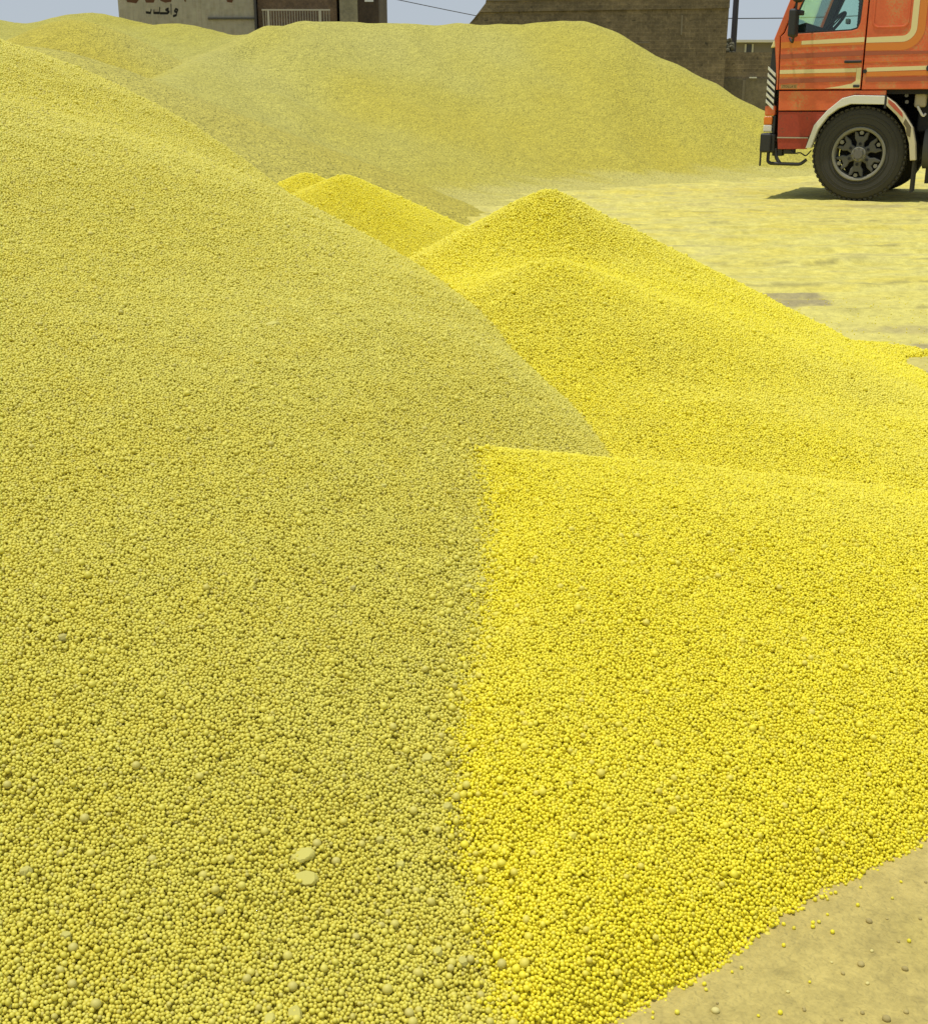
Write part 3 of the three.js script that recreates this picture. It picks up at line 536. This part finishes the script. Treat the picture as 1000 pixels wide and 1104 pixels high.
    const mir = new THREE.Group(); mir.name = 'mirror'; T.add(mir);
    part('mirror_housing', rbox(.09, .30, .20, -.87, 1.95, .20, .03), black, mir);
    part('mirror_housing', rbox(.09, .26, .18, -.84, 2.30, .20, .03), black, mir);
    part('mirror_arm', new THREE.TubeGeometry(new THREE.CatmullRomCurve3([[-.94, 1.80, .0], [-.88, 1.75, .13], [-.86, 1.80, .20], [-.85, 2.2, .2], [-.82, 2.45, .18], [-.78, 2.6, 0]].map((v) => new THREE.Vector3(...v))), 30, .013, 8), black, mir);
    part('bracket', rbox(.09, .05, .12, -.82, 2.06, .16, .01), black, mir);
  }
  // cab shell
  const shell = (name, geo, m = red) => part(name, geo, m, T);
  shell('cab_floor', box(2.1, .06, W - .12, 0, 1.215, -W / 2), dark);
  shell('cab_back', box(.05, 1.42, W - .12, 1.02, 1.96, -W / 2), red);
  shell('roof', extr([[-.80, 2.655], [1.05, 2.655], [1.03, 2.75], [.7, 2.81], [-.2, 2.82], [-.68, 2.78], [-.80, 2.70]], W - .02, .02).translate(0, 0, -W + .01), red);
  shell('front_panel', extr([[-1.16, 1.07], [-1.10, 1.07], [-1.07, 1.79], [-1.13, 1.79]], W - .24, .01).translate(0, 0, -W + .12), red);
  shell('windscreen', extr([[-1.10, 1.80], [-1.088, 1.80], [-.79, 2.64], [-.802, 2.64]], W - .14).translate(0, 0, -W + .07), glass);
  for (const z of [-.11, -W + .08]) shell('pillar_trim', extr([[-1.06, 1.80], [-.99, 1.80], [-.70, 2.64], [-.78, 2.64]], .03).translate(0, 0, z), dark);
  shell('headlining', box(1.75, .02, W - .16, .12, 2.635, -W / 2), std(C(.25, .24, .2), .95));
  shell('dashboard', extr([[-1.06, 1.26], [-.60, 1.26], [-.56, 1.80], [-.66, 1.93], [-.78, 1.97], [-1.04, 1.90]], W - .16).translate(0, 0, -W + .08), dark);
  const seatM = std(C(.045, .035, .03), .95);
  for (const z of [-.62, -1.85]) { const s = part('seat', rbox(.45, .16, .52, -.40, 1.50, z, .05), seatM, T); part('backrest', rbox(.14, .95, .54, -.19, 1.98, z, .05).rotateZ(0), seatM, s); part('seat_base', box(.4, .22, .4, -.28, 1.35, z), dark, s); part('headrest', rbox(.10, .2, .30, -.17, 2.52, z, .04), seatM, s); }
  const sw = part('steering_wheel', new THREE.TorusGeometry(.23, .019, 10, 40).rotateY(Math.PI / 2).rotateZ(-.75).translate(-.60, 1.93, -.62), dark, T);
  part('steering_column', new THREE.CylinderGeometry(.035, .05, .45, 10).rotateZ(-.6).translate(-.72, 1.78, -.62), dark, sw);
  for (const a of [0, 2.1, 4.2]) part('spoke', box(.012, .22, .03, 0, .11, 0).rotateX(a).rotateZ(-.75).translate(-.60, 1.93, -.62), dark, sw);
  { const pts = []; for (let k = 0; k <= 220; k++) { const a = k * .55; pts.push(new THREE.Vector3(-.40 + .022 * Math.cos(a) + .03 * Math.sin(k * .012), 2.5 - k * .0030, -1.3 + .022 * Math.sin(a))); } part('coiled_cord', new THREE.TubeGeometry(new THREE.CatmullRomCurve3(pts), 500, .006, 5), dark, T); }
  part('handset', rbox(.05, .06, .12, -.52, 2.05, -1.4, .012), white, T);
  part('sun_visor', rbox(.25, .012, .9, -.62, 2.55, -.7, .004), dark, T);
  // lower front: corner deflector, lamps, bumper
  const def = part('air_deflector', extr([[-1.165, 1.07], [-1.065, 1.07], [-1.055, 1.70], [-1.135, 1.70]], .30, .012).translate(0, 0, -.32), black, T);
  for (let k = 0; k < 6; k++) part('slat', extr([[-1.165, 1.50 - k * .073], [-1.07, 1.415 - k * .073], [-1.07, 1.375 - k * .073], [-1.165, 1.462 - k * .073]], .012, .003).translate(0, 0, -.016), white, def);
  part('corner_cap', extr([[-1.15, 1.705], [-1.055, 1.705], [-1.05, 1.782], [-1.12, 1.782]], .32, .012).translate(0, 0, -.33), cream, T);
  part('corner_panel', rbox(.12, .115, .32, -1.11, 1.005, -.17, .02), red, T);
  const lamp = part('indicator_lamp', rbox(.10, .095, .22, -1.125, .895, -.12, .015), std(C(.75, .20, .03), .25), T);
  part('clear_lens', rbox(.10, .08, .22, -1.125, .805, -.12, .015), std(C(.72, .68, .62), .2), lamp);
  part('lamp_surround', rbox(.03, .20, .26, -1.055, .85, -.15, .01), black, T);
  part('bumper', rbox(.17, .225, W - .04, -1.11, .64, -W / 2, .03), black, T);
  part('bumper_end', rbox(.13, .22, .10, -1.13, .64, -.02, .025), black, T);
  part('front_lower', box(.06, .5, W - .3, -1.05, .85, -W / 2), std(C(.10, .04, .03), .8), T);
  part('entry_step', new THREE.TubeGeometry(new THREE.CatmullRomCurve3([[-1.10, .55, -.06], [-1.10, .43, -.06], [-1.06, .405, -.05], [-.74, .40, -.05], [-.70, .41, -.05], [-.645, .455, -.05]].map((v) => new THREE.Vector3(...v)), false, 'catmullrom', .1), 40, .02, 8), black, T);
  part('step_hanger', new THREE.TubeGeometry(new THREE.CatmullRomCurve3([[-1.02, .58, -.06], [-1.0, .47, -.06], [-.95, .40, -.05]].map((v) => new THREE.Vector3(...v))), 16, .022, 8), black, T);
  part('wiring', new THREE.TubeGeometry(new THREE.CatmullRomCurve3([[-.85, .57, -.05], [-.80, .525, -.04], [-.72, .53, -.04], [-.66, .50, -.05], [-.60, .56, -.06]].map((v) => new THREE.Vector3(...v))), 24, .009, 6), black, T);
  part('rubber_flap', box(.012, .17, .05, -1.185, .46, -.03), black, T);
  part('bracket', rbox(.12, .10, .15, -1.0, .54, -.14, .01), black, T);
  part('bracket', rbox(.13, .06, .10, -.86, .545, -.10, .01), black, T);
  // side panels under the door
  const z0 = -.065;
  part('lower_panel', extr([[-1.02, 1.225], [.185, 1.225], [.185, 1.172], [-.155, 1.18], [-.285, 1.145], [-.43, 1.008], [-1.01, 1.006]], .05, .006).translate(0, 0, z0), red, T);
  part('lower_panel', extr([[-1.01, .994], [-.452, .994], [-.575, .845], [-.63, .712], [-1.0, .708]], .05, .006).translate(0, 0, z0 - .006), dirty, T);
  part('lower_panel', extr([[-1.0, .696], [-.64, .696], [-.655, .575], [-.985, .57]], .05, .006).translate(0, 0, z0 - .004), dirty, T);
  part('trim_strip', box(.36, .014, .012, -.82, .702, -.012), std(C(.45, .38, .28), .6), T);
  part('lower_backing', box(.36, .6, .05, -.83, .9, -.13), dark, T);
  // wheel arch
  const aOut = [[-.655, .585], [-.578, .845], [-.445, 1.006], [-.285, 1.142], [-.155, 1.174], [.186, 1.166]], aIn = [[.19, 1.072], [-.19, 1.078], [-.32, 1.030], [-.43, .945], [-.53, .80], [-.597, .59]];
  part('wheel_arch_trim', extr([...aOut, ...aIn].reverse(), .13, .008).translate(0, 0, -.10), white, T);
  const mOut = [[.205, 1.155], [.30, 1.09], [.395, .993], [.513, .826], [.562, .65], [.585, .47]], mIn = [[.525, .465], [.495, .65], [.43, .826], [.33, .955], [.205, 1.062]];
  const mg = part('rear_mudguard', extr([...mOut, ...mIn].reverse(), .13, .008).translate(0, 0, -.10), std(C(.62, .55, .36), .6), T);
  part('red_patch', extr([[.225, 1.128], [.30, 1.078], [.39, .980], [.40, .93], [.30, 1.02], [.225, 1.09]].reverse(), .01).translate(0, 0, .034), std(C(.50, .10, .05), .6), mg);
  part('dirt_patch', extr([[.43, .92], [.50, .83], [.50, .72], [.455, .74], [.45, .82], [.41, .87]].reverse(), .008).translate(0, 0, .034), std(C(.16, .13, .07), .9), mg);
  part('arch_joint', box(.022, .14, .14, .194, 1.10, -.03), black, T);
  { const o = [...aOut.slice(1), ...mOut], inn = [...mIn.map(([x, y]) => [x + .012, y + .012]), ...aIn.slice(1, 5)]; part('arch_liner', extr([...o.map(([x, y]) => [x, y - .012]), ...inn].reverse(), .5).translate(0, 0, -.60), dark, T); }
  // wheels
  function wheel(x, zOuter, r, dir, name = 'front_wheel', double = false) {
    const g = new THREE.Group(); g.name = name; g.position.set(x, r, zOuter); if (dir < 0) g.rotation.y = Math.PI; T.add(g);
    const prof = [[.30, -.015], [.315, -.005], [.36, .002], [.42, .004], [.475, -.006], [.498, -.022], [.512, -.04], [r, -.055], [r, -.245], [.505, -.265], [.47, -.29], [.36, -.30], [.30, -.29]].map(([a, b]) => new THREE.Vector2(a * r / .525, b));
    const tyre = part('tyre', toCreasedNormals(new THREE.LatheGeometry(prof, 72).rotateX(Math.PI / 2), .6), rubber, g);
    const lug = [], n = 54; for (let k = 0; k < n; k++) { const a = k / n * Math.PI * 2; lug.push(box(.034, .022, .055, 0, r - .009, -.040).rotateZ(a)); lug.push(box(.036, .012, .06, 0, r - .002, -.115).rotateZ(a + .05)); lug.push(box(.036, .012, .06, 0, r - .002, -.185).rotateZ(a)); lug.push(box(.034, .022, .05, 0, r - .009, -.255).rotateZ(a + .05)); }
    part('tread', mergeGeometries(lug), rubber, tyre);
    for (const rad of [.44, .40, .335]) part('sidewall_rib', new THREE.TorusGeometry(rad * r / .525, .004, 6, 64).translate(0, 0, .003), rubber, tyre);
    const rim = part('rim', toCreasedNormals(new THREE.LatheGeometry([[.305, -.02], [.30, .004], [.29, .010], [.272, .004], [.262, -.03], [.258, -.10], [.25, -.2]].map(([a, b]) => new THREE.Vector2(a, b)), 64).rotateX(Math.PI / 2), .5), grey, g);
    part('drum', new THREE.CylinderGeometry(.235, .235, .10, 36).rotateX(Math.PI / 2).translate(0, 0, -.20), dark, rim);
    for (let k = 0; k < 6; k++) {
      const a = Math.PI / 2 + k * Math.PI / 3 - .06;
      const s = part('spoke', extr([[.05, -.045], [.13, -.04], [.17, -.07], [.255, -.082], [.24, -.045], [.20, -.025], [.20, .025], [.24, .045], [.255, .082], [.17, .07], [.13, .04], [.05, .045]], .07, .012).translate(0, 0, -.10).rotateZ(a), cast, rim);
      part('clamp_nut', new THREE.CylinderGeometry(.024, .026, .05, 6).rotateX(Math.PI / 2).translate(.238, 0, -.03).rotateZ(a), grey, s);
      part('hole', new THREE.CylinderGeometry(.016, .016, .012, 12).rotateX(Math.PI / 2).translate(.115, 0, -.016).rotateZ(a), dark, s);
    }
    const hub = part('hub', new THREE.CylinderGeometry(.075, .10, .09, 24).rotateX(Math.PI / 2).translate(0, 0, -.03), grey, rim);
    part('hub_cap', new THREE.CylinderGeometry(.05, .055, .03, 20).rotateX(Math.PI / 2).translate(0, 0, .02), steel, hub);
    for (let k = 0; k < 8; k++) { const a = k * Math.PI / 4; part('bolt', new THREE.CylinderGeometry(.010, .010, .02, 6).rotateX(Math.PI / 2).translate(.068 * Math.cos(a), .068 * Math.sin(a), .018), steel, hub); }
    return g;
  }
  wheel(-.055, -.02, .525, 1); wheel(-.055, -W + .02, .525, -1);
  for (const x of [3.35, 4.70]) { wheel(x, -.06, .525, 1, 'rear_wheel'); wheel(x, -W + .06, .525, -1, 'rear_wheel'); }
  part('front_axle', box(.14, .14, 1.9, -.055, .5, -W / 2), dark, T);
  // frame and running gear behind the cab
  for (const z of [-.80, -1.62]) part('frame_rail', box(7.4, .26, .08, 2.7, .88, z), dark, T);
  part('engine', box(1.5, .58, .72, .05, .90, -W / 2), dark, T);
  part('gearbox', rbox(.9, .5, .5, 1.0, .75, -W / 2, .08), dark, T);
  for (const x of [3.35, 4.70]) part('rear_axle', box(.18, .2, 1.8, x, .5, -W / 2), dark, T);
  const tank = part('fuel_tank', new THREE.CylinderGeometry(.235, .235, 1.25, 28).rotateZ(Math.PI / 2).translate(1.26, .60, -.33), std(C(.075, .075, .066), .7), T);
  for (const x of [.85, 1.6]) part('tank_strap', new THREE.TorusGeometry(.238, .012, 6, 36).rotateY(Math.PI / 2).translate(x, .60, -.33), black, tank);
  part('mudflap', box(.022, .42, .34, .555, .32, -.22).rotateZ(.0), rubber, T);
  part('hanging_strap', box(.05, .22, .02, .70, .31, -.30), rubber, T);
  part('air_canister', rbox(.13, .16, .14, .55, 1.12, -.20, .03), std(C(.42, .36, .24), .6), T);
  part('white_hose', new THREE.TubeGeometry(new THREE.CatmullRomCurve3([[.53, 1.05, -.12], [.57, .99, -.10], [.60, .95, -.11], [.62, .97, -.14]].map((v) => new THREE.Vector3(...v))), 18, .014, 8), white, T);
  for (const [x, y] of [[.40, 1.17], [.41, 1.10], [.66, 1.17]]) part('hose_fitting', new THREE.CylinderGeometry(.02, .02, .05, 10).rotateX(Math.PI / 2).translate(x, y, -.12), steel, T);
  part('battery_box', rbox(.5, .42, .4, .78, .98, -.42, .03), dark, T);
  // tipper body, behind the cab
  const body = part('tipper_body', box(5.2, .12, W, 3.95, 1.15, -W / 2), std(C(.30, .09, .05), .7), T);
  part('side_board', box(5.2, .85, .07, 3.95, 1.64, -.035), dirty, body); part('side_board', box(5.2, .85, .07, 3.95, 1.64, -W + .035), dirty, body); part('headboard', box(.07, 1.15, W - .16, 1.39, 1.79, -W / 2), dirty, body);
  for (let k = 0; k < 7; k++) part('stake', box(.09, .88, .06, 1.6 + k * .78, 1.63, .032), dirty, body);
}

// ---------------------------------------------------------------- lumps and loose granules
function lumpGeo(w, h, d, s, detail = 4) { // broken, faceted piece resting at y = 0
  const g = new THREE.IcosahedronGeometry(1, detail), p = g.attributes.position, v = new THREE.Vector3();
  for (let i = 0; i < p.count; i++) { v.fromBufferAttribute(p, i); const k = 1 + 0.22 * vnoise(v.x * 1.7 + s, v.y * 1.7 + v.z * 1.3, 400 + s) + 0.07 * vnoise(v.x * 5 + s, v.z * 5 + v.y * 4, 420 + s); v.multiplyScalar(k); v.y = clamp(v.y, -.62, .62); p.setXYZ(i, v.x * w / 2, v.y * h, v.z * d / 2); }
  g.computeVertexNormals(); return toCreasedNormals(g, .5);
}
const surfaceAt = (x, z) => Math.max(dullHeight(x, z), x > -.25 && z > -3.9 ? nearHeight(x, z) : -1, groundHeight(x, z));
const lumpM = [std(C(.57, .51, .115), .85), std(C(.51, .455, .11), .85), std(C(.44, .385, .10), .85), std(C(.72, .62, .07), .75)];
for (const [x, z, w, h, d, m, ry, rx, label, cat] of [
  [-.203, -1.338, .034, .007, .020, 0, .25, .35, 'thin olive crust shard, upper of the touching pair on the dull slope', 'shard'],
  [-.195, -1.306, .036, .008, .022, 0, -.1, .55, 'flat pale crust shard, lower of the touching pair on the dull slope', 'shard'],
  [-.186, -1.123, .017, .007, .022, 0, .3, .6, 'upright pale crust shard at the bottom edge of the dull slope', 'shard'],
  [-.212, -1.112, .018, .006, .014, 0, 1.1, .3, 'small crust shard just left of the upright one at the bottom edge', 'shard'],
  [-.481, -3.087, .040, .009, .022, 0, .2, .2, 'lone flat shard high on the dull slope', 'shard'],
  [-.512, -1.245, .016, .010, .016, 1, 0, 0, 'grey-green round lump near the left edge of the dull slope', 'lump'],
  [-.445, -1.171, .013, .008, .013, 1, 1, 0, 'small grey-green lump low down by the left edge, below the rounder one', 'lump'],
  [-.583, -1.652, .014, .008, .013, 2, .4, 0, 'dark lump far left, highest of those by the left edge', 'lump'],
  [-.531, -1.445, .013, .007, .012, 0, 2, 0, 'pale lump by the left edge between the dark one and the grey-green one', 'lump'],
  [-.053, -1.571, .019, .009, .017, 0, .8, .1, 'largest dusty lump beside the seam of the two foreground heaps', 'lump'],
  [-.023, -1.492, .016, .009, .015, 1, .2, .1, 'dusty round lump on the seam just below the largest lump', 'lump'],
  [-.081, -1.368, .014, .008, .014, 0, 1.8, 0, 'yellowish lump on the dull side left of the seam', 'lump'],
  [-.002, -1.248, .015, .009, .014, 1, 1.2, 0, 'rounded grey lump at the low end of the seam, right of its twin', 'lump'],
  [-.032, -1.251, .014, .009, .014, 0, .4, 0, 'rounded pale lump at the low end of the seam, left of its twin', 'lump'],
  [-.109, -1.398, .011, .007, .011, 0, 2.2, 0, 'small whitish lump on the dull side of the seam', 'lump'],
  [.004, -1.558, .011, .007, .011, 3, .9, 0, 'small yellow lump on the bright heap right of the largest seam lump', 'lump'],
  [.141, -1.412, .013, .008, .013, 3, .5, 0, 'yellow lump standing alone low on the nearest bright heap', 'lump'],
  [.034, -2.075, .017, .009, .015, 1, 2.4, .1, 'brownish lump where the seam bends, above the largest seam lump', 'lump'],
  [.066, -2.101, .013, .008, .014, 3, .2, 0, 'yellow lump just right of the bend of the seam', 'lump'],
  [.056, -1.951, .013, .007, .013, 3, 1.5, 0, 'yellow lump on the bright heap just below the bend of the seam', 'lump'],
  [.008, -2.035, .014, .008, .013, 0, .6, 0, 'dull lump on the left side of the bend of the seam', 'lump'],
  [-.157, -2.307, .014, .008, .014, 0, 2.9, 0, 'dusty lump on the dull slope, level with the top of the nearest heap', 'lump'],
  [-.186, -1.927, .013, .007, .012, 2, 1.9, 0, 'dark lump in the middle of the dull slope', 'lump'],
]) { const o = new THREE.Mesh(lumpGeo(w * .88, h * .88, d * .88, Math.round(x * 991 + z * 313)), lumpM[m]); finish(o); o.position.set(x, surfaceAt(x, z) + h * .05 + .001, z); o.rotation.set(rx, ry, .1); top(o, cat === 'lump' ? 'granule_lump' : cat === 'shard' ? 'crust_shard' : 'pebble', label, cat); }
{
  const ballG = new THREE.IcosahedronGeometry(1, 2); ballG.setAttribute('normal', new THREE.BufferAttribute(new Float32Array(ballG.attributes.position.array), 3));
  const mats = [std(C(.38, .30, .105), .85), std(C(.44, .35, .12), .85), std(C(.66, .57, .20), .7)];
  for (let k = 0; k < 46; k++) {
    const t = Math.pow(rnd(), 1.2), along = rr(-.2, .33), away = .03 + .26 * t, x = .43 + .782 * along + .623 * away, z = -1.37 - .623 * along + .782 * away, r = k < 10 ? rr(.0034, .0046) : rr(.0016, .003);
    const o = finish(new THREE.Mesh(ballG, mats[k % 7 === 3 ? 2 : k % 2])); o.scale.set(r * rr(.9, 1.2), r * rr(.75, 1), r * rr(.9, 1.2)); o.rotation.y = rnd() * 6; o.position.set(x, groundHeight(x, z) + r * .45, z);
    top(o, 'loose_granule', 'single stray granule lying on the bare tan ground', 'granule', 'stray granules on the bare ground');
  }
}

renderer.render(scene, camera);
